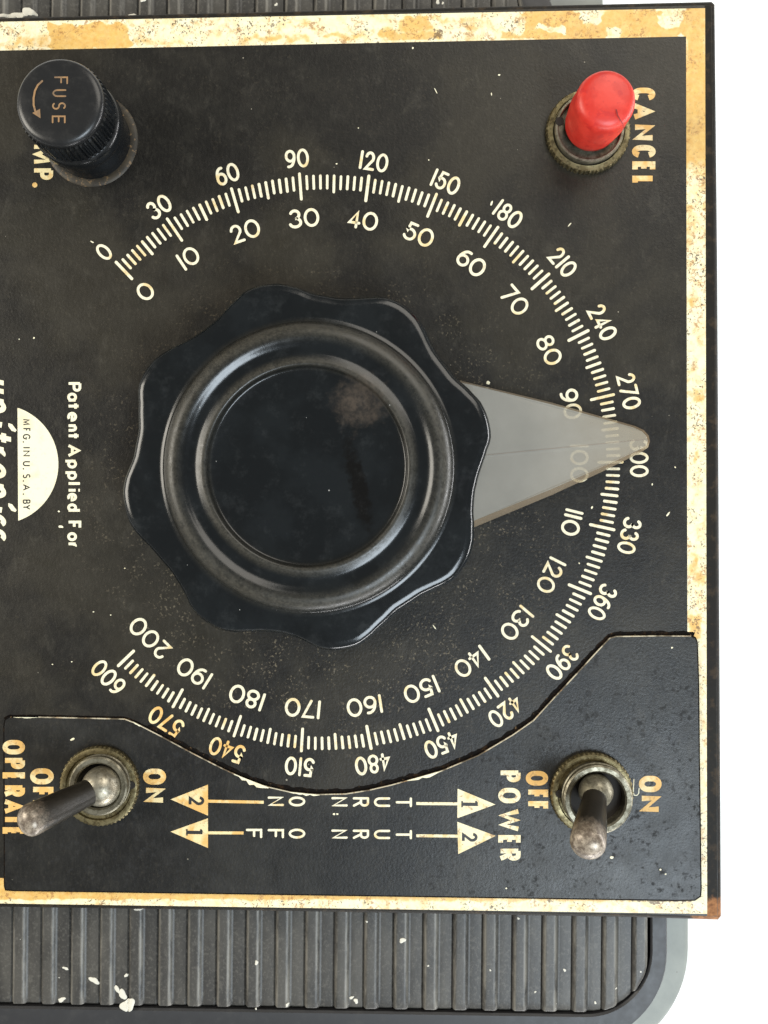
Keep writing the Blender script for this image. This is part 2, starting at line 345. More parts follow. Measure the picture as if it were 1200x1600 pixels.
class Ink:
    """ribbons of ink lying on a flat face at height h"""
    def __init__(s, h): s.g = G(); s.h = h; s.k = 0
    def poly(s, pts, mi=0):
        z = s.h + 0.012*(s.k % 9); s.k += 1
        s.g.add([B(u, v, z) for u, v in pts], [tuple(range(len(pts)))], mi)
    def strip(s, pts, w, cap='round', loop=False, mi=0, box=None, xf=None):
        z = s.h + 0.012*(s.k % 9); s.k += 1
        P = [Vector(p) for p in pts]; q = [P[0]]
        for p in P[1:]:
            if (p-q[-1]).length > 1e-4: q.append(p)
        P = q; n = len(P); hw = w/2
        if loop and (P[0]-P[-1]).length < 1e-4: P.pop(); n -= 1
        Lf, Rt = [], []
        for i in range(n):
            a = P[i-1] if (i > 0 or loop) else None; b = P[(i+1) % n] if (i < n-1 or loop) else None
            d0 = (P[i]-a).normalized() if a is not None else None; d1 = (b-P[i]).normalized() if b is not None else None
            if d0 is None: d0 = d1
            if d1 is None: d1 = d0
            n0 = Vector((-d0.y, d0.x)); n1 = Vector((-d1.y, d1.x)); m = n0+n1
            if m.length < 0.15: m = n0
            m.normalize(); k = min(1/max(m.dot(n0), 0.2), 2.6)
            Lf.append(P[i]+m*hw*k); Rt.append(P[i]-m*hw*k)
        if box:
            cl = lambda p: Vector((min(max(p.x, box[0]), box[1]), min(max(p.y, box[2]), box[3])))
            Lf = [cl(p) for p in Lf]; Rt = [cl(p) for p in Rt]
        if xf: Lf = [xf(p) for p in Lf]; Rt = [xf(p) for p in Rt]
        vs = [B(p.x, p.y, z) for p in Lf] + [B(p.x, p.y, z) for p in Rt]; fs = []
        for i in range(n if loop else n-1):
            j = (i+1) % n; fs.append((i, j, n+j, n+i))
        s.g.add(vs, fs, mi)
        if cap == 'round' and not loop:
            for e, d in ((0, (P[0]-P[1]).normalized()), (n-1, (P[-1]-P[-2]).normalized())):
                nn = Vector((-d.y, d.x)); f = [P[e] + (nn*math.cos(R(t)) + d*math.sin(R(t)))*hw for t in range(0, 181, 30)]
                if xf: f = [xf(p) for p in f]
                s.g.add([B(p.x, p.y, z) for p in f], [tuple(range(len(f)))], mi)
    def glyph(s, ch, cx, cy, up, wd, ht, w, cap='round', slant=0, mi=0):
        """(cx, cy) glyph box centre in photo points; up = direction of the letter's top"""
        up = Vector(up).normalized(); rt = Vector((-up.y, up.x))   # photo y runs down
        g = GL[ch]
        def T(p): return Vector((cx, cy)) + rt*((p[0]-.5)*wd + slant*(p[1]-.5)*ht) + up*((p[1]-.5)*ht)
        if g == 'dot':
            q = [T((.5, 0)) + Vector((math.cos(t*math.pi/6), math.sin(t*math.pi/6)))*w*0.62 for t in range(12)]; s.poly(q, mi); return
        for st in g:
            lpd = st[0] == LOOP; hw = w/2; lo = -ht*.28-hw if ch == 'p' else -hw
            q = [(p[0]*wd, p[1]*ht) for p in (st[1] if lpd else st)]
            s.strip(q, w, cap, lpd, mi, (-hw-.5, wd+hw+.5, lo, ht+hw), lambda p: T((p.x/wd if wd else .5, p.y/ht)))
    def build(s, name, mats, parent): return s.g.build(name, mats, parent)
RIGHT = (1, 0)                                      # most words read with their tops to the photo's right
# ------------------------------------------------------------------ setting
g = G(); q = 15000; zt = -520
g.add([(-q,-q,zt),(q,-q,zt),(q,q,zt),(-q,q,zt)], [(0,1,2,3)])
o = g.build('tabletop', M('white_tabletop').p(Base_Color=(0.92,0.92,0.92), Roughness=0.9).m); o['kind'] = 'structure'
# ------------------------------------------------------------------ the timer
timer = bpy.data.objects.new('interval_timer', None); C.objects.link(timer); timer.location = (0,0,zt*S)
timer['label'] = 'worn black interval timer with large dial knob, red cancel button and cream border'; timer['category'] = 'timer'
def part(o): o.location = (0,0,-zt*S) if o.parent == timer else (0,0,0); return o
# ---- case: pale casting, dark rim, ribbed cover
HR, HC = -62, -110
def rrect(x0, y0, x1, y1, r, n=10, sh=0, ya=0, yb_=0):                 # world, corners: right ones rounded
    L = [(x0,y0)]; L += [(x1-r+r*math.sin(R(90*i/n)), y0+r-r*math.cos(R(90*i/n))) for i in range(n+1)]
    L += [(x1-sh*(.5-.5*math.cos(math.pi*i/n)), ya+(yb_-ya)*i/n) for i in range(n+1)] + [(x1-sh,y1),(x0,y1)]   # a shoulder narrows the case at its upper end
    return L
def lp(o, z): return [(x,y,z) for x, y in o]
xl = -900
xr = B(1078,1450,HC).x; yb = B(600,1655,HC).y
casting = G(); YA, YB = B(600,230,HC).y, B(600,14,HC).y
def castout(i): return rrect(xl+i, yb+i, xr-i, 900-i, 190-i, 16, xr-B(944,4,HC).x, YA, YB)
loft(casting, [lp(castout(0), zt+2), lp(castout(0), HC-9), lp(castout(3), HC-3), lp(castout(9), HC)])
case = part(casting.build('case', MAT['cast'], timer, 35))
xr2 = B(1042,1450,HR-10).x; yb2 = B(600,1625,HR-10).y
rim = G()
def rimout(i): return rrect(xl+4+i, yb2+i, xr2-i, 880-i, 150-i, 16, xr2-B(860,4,HR).x, YA, YB)
def rimin(i): return rrect(xl+40-i, B(600,1584,HR).y-i, B(1018,1450,HR).x+i, 860+i, 105+i, 16, B(1018,1450,HR).x-B(810,4,HR).x, YA, YB)
loft(rim, [lp(rimout(0), HC+0.5), lp(rimout(0), HR-10), lp(rimout(3), HR-5), lp(rimout(9), HR-4), lp(rimin(3), HR-4), lp(rimin(0), HR-7), lp(rimin(0), HR-30)], cap1=True)
part(rim.build('case_rim', MAT['rim'], case, 40))
# ribbed cover: rib edges follow the photo's spacing and slight tilt
b0, b1 = B(62,1500,HR).x, B(847,1500,HR).x; per = (b1-b0)/17; yA = B(62,1500,HR).y
sl = (B(77,12,HR).x - b0)/(B(77,12,HR).y - yA)
ins = rimin(-5)
def inside_x(y):                                    # right limit of the cover at height y
    return B(1012,1450,HR).x
yC = B(600,1579,HR).y; xC = B(1013,1450,HR).x; rC = 96
def rightlim(y):
    d = (yC+rC) - y
    if y > YA: return xC - (xC-B(803,4,HR).x)*(.5-.5*math.cos(math.pi*min((y-YA)/(YB-YA), 1)))
    return xC - (rC - math.sqrt(max(rC*rC - d*d, 0))) if d > 0 else xC
def botlim(x):
    d = x-(xC-rC)
    return yC + (rC - math.sqrt(max(rC*rC - d*d, 0))) if d > 0 else yC
cover = G(); cols = []
def ribh(ph):                                       # profile over one period, ph in units
    wv, top, sd = per*0.46, 0.0, 4.5
    pts = [(-1.6,-4.2,0),(0,-7.5,0),(1.2,-5.5,0.1),(sd,-0.6,.9),(sd+1.3,0,0.55),(sd+3.2,0.1,0.05),(per-wv-4-sd,0.2,0.05),(per-wv-1.8-sd,0.1,.8),(per-wv-sd,-0.5,1.0),(per-wv-sd*.5,-2.0,0.6),(per-wv,-4.6,0.1),(per-wv+3,-4.4,0.0),(per-wv*.5,-4.0,0.05),(per-4,-4.2,0.0)]
    return pts
xs = []
k0 = math.floor((xl-b0)/per)+1
for k in range(k0, 40):
    for ph, hz, wr in ribh(0):
        x = b0 + k*per + ph
        if x < xC+14: xs.append((x, hz, wr))
NY = 40; vs = []; wear = []
for (x, hz, wr) in xs:
    for j in range(NY):
        t = j/(NY-1)
        yb_ = botlim(min(x + sl*(yC-yA), xC-0.5)); y = yb_ + (880-yb_)*(t**1.8)
        if j == 0: zz = hz - 16
        elif j == 1: y = yb_ + 1.2; zz = hz - 2
        elif j == 2: y = yb_ + 4; zz = hz
        else: zz = hz
        xx = x + sl*(y-yA)
        xx = min(xx, rightlim(y))
        vs.append((xx, y, HR+zz)); wear.append(wr)
fs = []
for i in range(len(xs)-1):
    for j in range(NY-1): fs.append((i*NY+j, (i+1)*NY+j, (i+1)*NY+j+1, i*NY+j+1))
cover.add(vs, fs); oc = part(cover.build('ribbed_cover', MAT['rib'], case, 60))
at = oc.data.attributes.new('wear', 'FLOAT', 'POINT')
for i, wv in enumerate(wear): at.data[i].value = wv
def rib_z(x, y):
    ph = (x - sl*(y-yA) - b0) % per
    if ph > per*0.54: return -4.1
    return -6.3*(1-min(ph/4.5, 1)) if ph < 4.5 else (-4.4*min((ph-(per*.54-4.5))/4.5, 1) if ph > per*.54-4.5 else 0.2)
def splash(u, v, r, ex=1.0, ang=0.0, n=40):
    c = B(u, v, HR); p1, p2 = random.random()*6, random.random()*6; g = G(); loops = []
    for k, zz in ((1, 0.25), (.96, .7), (.7, 1.1), (.3, 1.3)):
        L = []
        for i in range(n):
            a = 2*math.pi*i/n; rr = r*k*(1+0.20*math.sin(2*a+p1)+0.13*math.sin(3*a+p2)+0.05*math.sin(5*a+p1))
            x, y = rr*ex*math.cos(a), rr*math.sin(a); x, y = c.x+x*math.cos(ang)-y*math.sin(ang), c.y+x*math.sin(ang)+y*math.cos(ang)
            L.append((x, y, HR+rib_z(x, y)+zz*min(1, r/5)+.1))
        loops.append(L)
    loft(g, loops); part(g.build('paint_splash', MAT['paint'], oc, 180))
for a in [(199,1572,11,1.1,.8),(191,1556,5,2.0,-.9),(182,1548,3.5,2.2,-.8),(196,1526,3,1.0,0),(146,1534,4.5,2.0,-.7),(95,1564,4,1.4,.2),(101,1515,2.4,2.0,-.2),(629,1469,4.6),(556,1566,3.8),(549,1561,2.2,1.8,.7),(449,1570,2.8),(401,1504,3.2),(217,1421,1.6,5,0),(573,1440,1.8),(669,1509,1.5),(766,1516,1.5),(883,1518,2.3),(837,1552,1.6),(931,1569,2),(963,1545,1.6),(810,1435,2),(400,1576,1.6),(10,24,4,3.0,0),(28,22,5,2.6,0),(42,18,6,1.6,.5),(50,20,5,1.5,-.6),(206,22,3,2.2,.1),(224,0,4),(431,5,2.6),(684,3,4,.8),(692,5,2)]: splash(*a)
# ---- face plate
def outline(h, i):
    P = [(-230,33),(1112,2.5),(1117,7),(1121,400),(1123.5,800),(1127,1431),(1122,1437.5),(1000,1433.5),(400,1423),(-230,1414)]
    n = len(P); c = Vector((450,720)); L = []
    for k in range(n):
        a, b, d = Vector(P[k-1]), Vector(P[k]), Vector(P[(k+1) % n])
        e0 = (b-a).normalized(); e1 = (d-b).normalized(); nn = (Vector((-e0.y,e0.x))+Vector((-e1.y,e1.x))).normalized()
        p = b + nn*i/max(nn.dot(Vector((-e0.y,e0.x))), .4); L.append(B(p.x, p.y, h))
    return L
pl = G()
loft(pl, [outline(-56,0.5), outline(-6,0.5), outline(-2.6,1.4), outline(-0.7,3.2), outline(0,5.5)], cap1=False)
panel_edge = pl
face = G(); L = outline(0, 5.5); face.add(L, [tuple(range(len(L)))])
panel = part(face.build('face_plate', MAT['panel'], timer))
part(panel_edge.build('panel_edge', MAT['edge'], panel, 50))
eb = G()                                            # black painted edge strip outside the border
def lerp(a, b, t): return (a[0]+(b[0]-a[0])*t, a[1]+(b[1]-a[1])*t)
ot = [(-230,39),(1101.7,12.7)]; orr = [(1101.7,12.7),(1105,1428)]; obm = [(-230,1408.2),(1105,1428)]
oe = [(1110.5,6.5),(1121,1432)]
eb.add([B(1101.2,8.5,.1),B(1111,8,.1),B(1115.3,400,.1),B(1117.8,800,.1),B(1121,1431,.1),B(1105,1431.5,.1),B(1103,1000,.1),B(1102.3,400,.1)], [(0,1,2,7),(7,2,3,6),(6,3,4,5)])
part(eb.build('painted_edge_band', MAT['edge'], panel))
def bump2(u, v, x0, x1, y0, y1, s=8):
    def sg(z): return 1/(1+math.exp(-max(-40, min(40, z))))
    def f(t, a, b): return sg((t-a)/s*4)*sg((b-t)/s*4)
    return f(u, x0, x1)*f(v, y0, y1)
AMB = [(76,208,36,80,1.0,5),(20,90,56,76,.55,12),(205,300,62,72,.5,8),(376,440,55,66,.62,6),(448,482,55,66,.58,6),(498,566,51,61,.62,6),(430,490,30,46,.42,8),(596,690,46,64,.68,8),(626,675,28,48,.75,6),(676,705,24,36,.5,6),(718,752,26,50,.56,6),(782,830,50,66,.7,6),(815,1110,0,70,1.0,8),(950,1250,-200,265,.95,60),(950,1250,260,400,.36,60),(1078,1094,465,482,.55,8),(1080,1094,608,628,.62,6),(1080,1094,702,722,.62,6),(1080,1094,860,915,.6,8),(1075,1100,960,1000,.7,8),(-300,620,1360,1405,1.0,5),(600,1080,1360,1409,.62,6)]
HOLE = [(786,822,28,50,.9,6),(842,886,38,50,1.0,5),(908,948,16,38,1.0,6),(1034,1066,15,42,.95,6),(955,968,46,64,.8,5),(1065,1075,50,70,.6,4)]
BRN = [(672,694,44,64,.62,5),(170,330,1397,1402,.0,3),(985,1082,1402,1410,.75,4),(1012,1030,1404,1414,.7,3),(855,870,1403,1411,.7,3),(1080,1098,960,995,.5,5),(1086,1094,995,1400,.42,3),(560,760,1396,1401,.35,3)]
def border():
    gg = G(); vals = []; brs = []
    def strip(o0, o1, i0, i1, nu, nv):
        k = []
        for i in range(nu+1):
            a = lerp(o0, o1, i/nu); b = lerp(i0, i1, i/nu)
            for j in range(nv+1):
                u, v = lerp(a, b, j/nv); k.append(B(u, v, 0.25))
                q1 = mnoise.noise_vector((u/26, v/26, 3.1)); q2 = mnoise.noise_vector((u/8, v/8, 7.7)); u0, v0 = u, v
                u = u + q1.x*13 + q2.x*5; v = v + (q1.y*9 + q2.y*4)*(.3 if v0 > 1365 else 1)
                am = max(b_[4]*bump2(u, v, *b_[:4], b_[5]) for b_ in AMB); am -= max(b_[4]*bump2(u, v, *b_[:4], b_[5]) for b_ in HOLE)
                edge = min(j, nv-j)/nv
                v = v0
                if nu > 400 and v < 100 and edge < .09: am -= .35      # pale rules along both edges of the border
                vals.append(am); brs.append(max(b_[4]*bump2(u, v, *b_[:4], b_[5]) for b_ in BRN))
        gg.add(k, [(i*(nv+1)+j, (i+1)*(nv+1)+j, (i+1)*(nv+1)+j+1, i*(nv+1)+j+1) for i in range(nu) for j in range(nv)])
    strip((-225,38.4),(1101.7,12.7),(-225,83.6),(1072,57),520,22)
    strip((1101.7,12.7),(1105,1428),(1072,57),(1075,1386),500,12)
    strip((1105,1428),(-225,1408.3),(1075,1386),(-225,1369),520,18)
    ob = part(gg.build('cream_border', MAT['border'], panel))
    a1 = ob.data.attributes.new('amber','FLOAT','POINT'); a2 = ob.data.attributes.new('brown','FLOAT','POINT')
    a1.data.foreach_set('value', vals); a2.data.foreach_set('value', brs)
border()
# ---- dial: measured ends of the long marks (photo points, all on the face)
TO = [(180,408.3),(260,340),(361,293),(467.7,269.5),(576.7,272.7),(682.7,301.7),(779.3,353.3),(859.3,426.7),(920.7,515.7),(961,616),None,(961.7,828.3),(924.3,928.3),(861.7,1019),(779.3,1089.3),(685,1143.3),(580,1171),(470.7,1175),(365,1151.7),(269.3,1106),(183.3,1041.7)]
TI = [(207.3,436.7),(285,377),(373,333),(471,313),(571.3,315),(667.3,340),(756,386.7),(830,452.3),(887.3,532.7),(922.3,625),None,(921,819.3),(887.3,912.7),(830,993.3),(757.3,1058.3),(669.3,1106),(572.7,1132.7),(473,1136.7),(376.7,1117.3),(286,1076),(210,1016)]
DC = Vector((509,722))
def pol(p): d = Vector(p)-DC; return math.atan2(d.x, -d.y), d.length
def smooth_tab(T):
    th = [None if p is None else pol(p)[0] for p in T]; rr = [None if p is None else pol(p)[1] for p in T]
    for i in range(11, 21):
        if th[i] < 0: th[i] += 2*math.pi
    th[10] = (th[9]+th[11])/2; rr[10] = (rr[9]+rr[11])/2+.6
    return th, rr
THO, RO = smooth_tab(TO); THI, RI = smooth_tab(TI)
def at_t(T, t):
    i = min(int(t), 19); f = t-i; p0 = T[max(i-1,0)] if i > 0 else 2*T[0]-T[1]; p1 = T[i]; p2 = T[i+1]; p3 = T[i+2] if i < 19 else 2*T[20]-T[19]
    return .5*((2*p1)+(-p0+p2)*f+(2*p0-5*p1+4*p2-p3)*f*f+(-p0+3*p1-3*p2+p3)*f**3)
tk = Ink(0.25)
for i in range(201):
    t = i/10; o0 = DC + Vector((math.sin(at_t(THO,t)), -math.cos(at_t(THO,t))))*(at_t(RO,t)-2); i0 = DC + Vector((math.sin(at_t(THI,t)), -math.cos(at_t(THI,t))))*(at_t(RI,t)+2)
    if i % 10 == 0: a, b, w_ = 0, 1, 4.6
    elif i % 5 == 0: a, b, w_ = .13, .77, 4.4
    else: a, b, w_ = .135, .63, 4.2
    w_ *= random.uniform(.92, 1.06); j = random.uniform(-.012, .012)
    tk.strip([lerp(o0, i0, a+j), lerp(o0, i0, b+j)], w_)
part(tk.build('tick_marks', MAT['cream'], panel))
NO = [(162.5,393.7),(248.8,323),(355,272),(464,247.7),(584.5,252.5),(696.8,284.8),(794.3,335.3),(879.5,410),(941.5,504),(982.7,611.5),(998.6,716.4),(983.2,837.6),(940.9,941.6),(878.1,1035.8),(789.9,1112),(690.7,1164),(582.7,1194),(468,1197.9),(354.3,1172),(259.3,1127.3),(169.1,1058)]
NI = [(227,455.5),(295,402.5),(383,361),(475.2,340.8),(567.2,344),(654.7,366.7),(736.7,410.7),(804.4,469.5),(858.4,547.2),(892.2,631.5),(905.3,724.3),(893.3,816.8),(860.1,899.8),(806.6,974.5),(736,1034.7),(657.9,1078),(569.3,1103.2),(472.8,1106.7),(385.3,1089.3),(302.8,1051),(233.9,996.8)]
def number(txt, c, cond, sw, mat):
    k = Ink(0.25); d = (Vector(c)-DC).normalized(); rt = Vector((-d.y, d.x)); ht = 25.2 if cond else 25.0
    W0 = 14.5 if cond else 20.0; Wd = 12.5 if cond else 16.0; gap = 6.2 if cond else 7.0
    ws = [0.1 if ch == '1' else (W0 if ch == '0' else Wd) for ch in txt]
    gaps = [gap + (1.0 if '1' in txt[i:i+2] else 0) for i in range(len(txt)-1)]
    tot = sum(ws)+sum(gaps); x = -tot/2
    for i, ch in enumerate(txt):
        p = Vector(c) + rt*(x+ws[i]/2)
        k.glyph(ch, p.x, p.y, d, ws[i], ht*random.uniform(.985,1.015), sw*random.uniform(.95,1.05))
        if i < len(gaps): x += ws[i]+gaps[i]
    o = part(k.build('scale_number', mat, panel)); return o
for i in range(21):
    number(str(i*30), NO[i], True, 4.3, MAT['gold'] if i in (18,19) else MAT['cream'])
    number(str(i*10), NI[i], False, 4.3, MAT['cream'])
def word(parent, h, mat, letters, w_, cap='butt', name='lettering', jit=0.0):
    k = Ink(h)
    for ch, cx, cy, wd, ht in letters:
        k.glyph(ch, cx, cy, RIGHT, wd-w_, ht-w_, w_, cap)
    return part(k.build(name, mat, parent))
word(panel, .25, MAT['gold'], [('C',1005.5,147,20,37),('A',1005.5,174,26,37),('N',1006,207,25,36),('C',1006,236.5,20,37),('E',1006,260.5,17,36),('L',1006,282,15,36)], 8.6)
word(panel, .25, MAT['gold'], [('A',66.5,206,26,33),('M',66.5,241,30,33),('P',66.5,272,18,33),('.',66.5,289,8,31)], 6.6, 'butt')
# "Patent Applied For"
pa = [('P',604.5,15),('a',621,15),('t',634.5,13.5),('e',651.5,16),('n',668.8,12.5),('t',681,12.5),('A',704,20),('p',725,15),('p',743,15),('l',755.5,6),('i',766,6),('e',777,14),('d',793.5,14),('F',820,13),('o',838.5,14),('r',852,10)]
word(panel, .25, MAT['badge'], [(c,116,y,w_,22) for c, y, w_ in pa], 4.3)
# maker's badge: half disc with dark lettering, and the slanted name beside it
bk = Ink(.25); bk.poly([(28.5,813.5),(27.3,637.5)]+[(-2.0+93.2*math.cos(R(a)), 725.5+93.2*math.sin(R(a))) for a in range(-70, 72, 4)])
badge = part(bk.build('maker_badge', MAT['badge'], panel))
mf = [('M',659.5,9.5),('F',671.5,5.5),('G',682.5,9),('.',690.5,2),('I',699.5,2),('N',708.5,9),('U',724.5,8),('.',732.5,2),('S',744,7),('.',751.5,2),('A',761.5,10),('.',772,2),('B',784,7),('Y',792.5,8)]
word(badge, .42, MAT['darkink'], [(c,41.5,y,w_,12) for c, y, w_ in mf], 1.9, 'butt')
un = Ink(.25)
for ch, y, wd in [('u',607,15),('n',637,18),('i',664,8),('t',685,16),('r',709,13),('o',738,18),('n',770,18),('i',797,8),('c',816,15),('s',839,17)]:
    un.glyph(ch, 0.5, y-2, RIGHT, wd, 44, 7.6, 'butt', slant=0.22) if ch != 'i' else un.strip([(-24,y-4),(3,y)], 8.5, 'butt')
for y in (668,793): un.poly([(13,y-7),(19,y-5),(26,y+4),(24,y+7),(18,y+5),(13,y-2)])
part(un.build('lettering', MAT['badge'], panel))
# small chips of paint and dust caught on the face
def chip(u, v, l, w_, a, par=None, h=.22):
    k = Ink(h); d = Vector((math.cos(a), math.sin(a))); n = Vector((-d.y, d.x)); c = Vector((u, v)); pts = []
    for i in range(9):
        t = 2*math.pi*i/9; r = random.uniform(.75,1.1); pts.append(c + d*l*.5*math.cos(t)*r + n*w_*.5*math.sin(t)*r)
    k.poly(pts); part(k.build('paint_chip', MAT['badge'], par or panel))
for a in [(681,142,10,1.6,1.1),(890,351,8,2.2,-.8),(645,75,3,3.5,0),(780,117,4,3,0),(768,147,5,2,1.4),(144,378,6,2,.5),(92,799,4,3,.4),(95,823,9,4,.1),(763,598,7,6,.4),(1044,803,9,3,2.2),(679,980,10,2,.9),(768,318,9,3,-1.2),(925,793,5,3,-1),(1055,730,3,2.5,1),(1019,757,4,2,1.6),(243,665,3,2,0),(905,880,3,2,1),(526,256,3,2.5,0),(53,528,3,3,0),(195,888,2.5,2,0),(146,956,2.5,2,0),(173,961,2.5,2,0),(82,1038,2.5,2,0),(112,1034,2.5,2,0),(560,200,2,2,0),(670,250,2.5,2,.5),(30,530,2,2,0)]: chip(*a)
# ---- switch plate
PO = [(5,1135),(7,1124),(15,1119.5),(60,1119.5),(130,1121),(195,1122.5),(212,1129),(251,1149),(299,1175),(347,1199.5),(385,1217),(420,1229),(455,1237),(495,1240.5),(540,1239.5),(575,1234),(610,1226),(650,1215),(690,1203.5),(747,1179.5),(800,1148),(833,1125),(866.7,1088),(900,1052.5),(933,1016.5),(952,996.5),(962,993.5),(1033,992.5),(1080,993),(1087.5,996),(1090.5,1003),(1092.7,1066.7),(1094,1200),(1096.5,1390),(1095.5,1401),(1086,1407.5),(1060,1408),(800,1404),(400,1398),(20,1392.5),(8,1391.5),(6,1385)]
def inset(P, i):
    n = len(P); L = []
    for k in range(n):
        a, b, d = Vector(P[k-1]), Vector(P[k]), Vector(P[(k+1) % n]); e0 = (b-a).normalized(); e1 = (d-b).normalized()
        nn = (Vector((-e0.y,e0.x))+Vector((-e1.y,e1.x))).normalized(); L.append(b + nn*i/max(nn.dot(Vector((-e0.y,e0.x))), .5))
    return L
HS = 4.5
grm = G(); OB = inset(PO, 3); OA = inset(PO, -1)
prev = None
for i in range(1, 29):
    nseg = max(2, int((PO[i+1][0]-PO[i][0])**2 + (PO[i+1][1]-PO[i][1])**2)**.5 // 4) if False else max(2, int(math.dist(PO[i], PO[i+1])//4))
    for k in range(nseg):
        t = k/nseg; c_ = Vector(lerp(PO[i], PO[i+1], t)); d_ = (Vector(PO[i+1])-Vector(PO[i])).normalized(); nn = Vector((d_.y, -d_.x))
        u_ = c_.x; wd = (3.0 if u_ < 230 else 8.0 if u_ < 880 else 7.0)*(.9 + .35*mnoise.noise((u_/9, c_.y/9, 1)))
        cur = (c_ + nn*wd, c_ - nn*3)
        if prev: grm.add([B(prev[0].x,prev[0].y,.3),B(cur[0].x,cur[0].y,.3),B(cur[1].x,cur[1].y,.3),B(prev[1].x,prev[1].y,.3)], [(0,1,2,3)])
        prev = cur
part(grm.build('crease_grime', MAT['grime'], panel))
spl = G(); I2 = inset(PO, 2.0)
spl.add([B(p.x,p.y,HS) for p in I2], [tuple(range(len(I2)))])
splate = part(spl.build('switch_plate', MAT['switch'], timer))
se = G(); I0 = inset(PO, .6)
loft(se, [[B(*p, .05) for p in PO], [B(*p, HS-1.2) for p in PO], [B(p.x,p.y,HS-.2) for p in I0], [B(p.x,p.y,HS) for p in I2]], cap1=False)
npo = len(PO); se.m = [0 if 2 < (f % npo) < 28 else 1 for f in range(len(se.f))]
part(se.build('plate_edge', [MAT['worn_edge'], MAT['grime']], splate))
#                                     flaked places along the curved edge
def flake(a, b, dpt, n=9):
    fk = Ink(HS+.2)
    top = [lerp(a, b, i/n) for i in range(n+1)]; bot = [(p[0]+random.uniform(-1,1), p[1]+dpt*(0.35+random.random()*.8)*math.sin(math.pi*(i+.6)/(n+1.2))) for i, p in enumerate(top)]
    for i in range(n): fk.poly([top[i], top[i+1], bot[i+1], bot[i]])
    part(fk.build('flaked_paint', MAT['badge'], splate))
flake((366,1209.5),(420,1230.5),7); flake((452,1237.5),(500,1242),4); flake((636,1219.5),(690,1204.5),6); flake((208,1128),(222,1135),2); flake((20,1120.5),(60,1121),1.5)
hh = HS+.25
word(splate, hh, MAT['gold'], [('O',21.5,1167.5,22.5,35),('P',21.5,1193,17.5,35),('E',21.5,1213.5,13.5,35),('R',21.5,1236,18,35),('A',21.5,1260,23,35),('T',21.5,1280.5,17,35),('E',21.5,1299.5,14,35)], 7.8)
word(splate, hh, MAT['gold'], [('O',65.5,1213,25,37),('F',65.5,1238,17,36),('F',65.5,1259,17,36)], 8.2)
word(splate, hh, MAT['gold'], [('O',241.5,1213.5,25,36),('N',241.5,1242.5,23.5,35)], 8.4)
word(splate, hh, MAT['fleckink'], [('P',796,1213,18.5,35),('O',796,1243,24,35),('W',796,1281.5,35,35),('E',796,1312.5,15.5,35),('R',796,1335.5,19,35)], 7.4)
word(splate, hh, MAT['gold'], [('O',839,1216,23,35),('F',839,1241.5,15.5,35),('F',839,1259.5,15.5,35)], 7.8)
word(splate, hh, MAT['gold'], [('O',1016,1225,25.5,35.5),('N',1016,1256,25.5,35)], 8.6)
word(splate, hh, MAT['cream'], [(c,x,1252+(x-430)*.008,15,25.5) if c not in 'ON' or c == 'N' else ('o0',x,1252+(x-430)*.008,15.5,26) for c, x in (('T',631),('U',597),('R',564),('N',530.5),('O',464),('N',431))], 3.6, 'round')
word(splate, hh, MAT['cream'], [(c,x,1302.5+(x-430)*.008,14.5,25.5) if c != 'O' else ('o0',x,1302.5,15.5,26) for c, x in (('T',631),('U',597),('R',564),('N',530.5),('O',464),('F',431),('F',397))], 3.6, 'round')
def arrow(tri, s0, s1, dig, dc, mat):
    k = Ink(hh); k.poly(tri); k.strip([s0, s1], 4.6, 'butt'); a = part(k.build('arrow', mat, splate))
    d = Ink(hh+.15)
    if dig == '2': d.glyph('2', dc[0], dc[1], RIGHT, 11, 20, 4.4, 'butt')
    else: d.strip([(dc[0]-13,dc[1]),(dc[0]+12.5,dc[1]+.5)], 5.2, 'butt'); d.strip([(dc[0]+9,dc[1]-4.5),(dc[0]+12,dc[1]-1)], 3, 'butt'); d.strip([(dc[0]-12,dc[1]-5),(dc[0]-12,dc[1]+5)], 2.4, 'butt')
    part(d.build('arrow_number', MAT['darkink'], a))
arrow([(266.5,1249),(325,1226),(325,1274.5)], (324,1251.8), (412,1253.5), '2', (307,1251.5), MAT['gold'])
arrow([(266.5,1299.5),(325,1278.5),(325,1325)], (324,1301.3), (380.5,1301.5), '1', (304,1300.5), MAT['gold'])
arrow([(774,1257),(715,1232.3),(714.5,1278.5)], (716,1256), (650.5,1255.5), '1', (734,1256.5), MAT['fleckink'])
arrow([(774.5,1306),(714.5,1284),(716,1334.5)], (716,1306.5), (650.5,1305.8), '2', (734,1308.5), MAT['fleckink'])
sq = Ink(HS+.2)                                     # a thin squiggle of pale residue beside the switch, and dust chips
sq.strip([(990.5,1218),(990,1228),(989.5,1238),(991,1242.5),(995,1243),(998,1240),(998.5,1232)], 1.3)
part(sq.build('residue', MAT['badge'], splate))
for u, v, r in [(956,1340,5),(522,1272,3.6),(527,1272,3),(1032,1359,3),(1040,1366,2.5),(791,1388,3),(1050,1012,3)]: chip(u, v, r*1.2, r, 0, splate, HS+.2)
chip(113,1155,9,3.5,-.4,splate,HS+.2)
# ---- knob and pointer
kb = B(480,729,100); KC = Vector((kb.x, kb.y, 0))
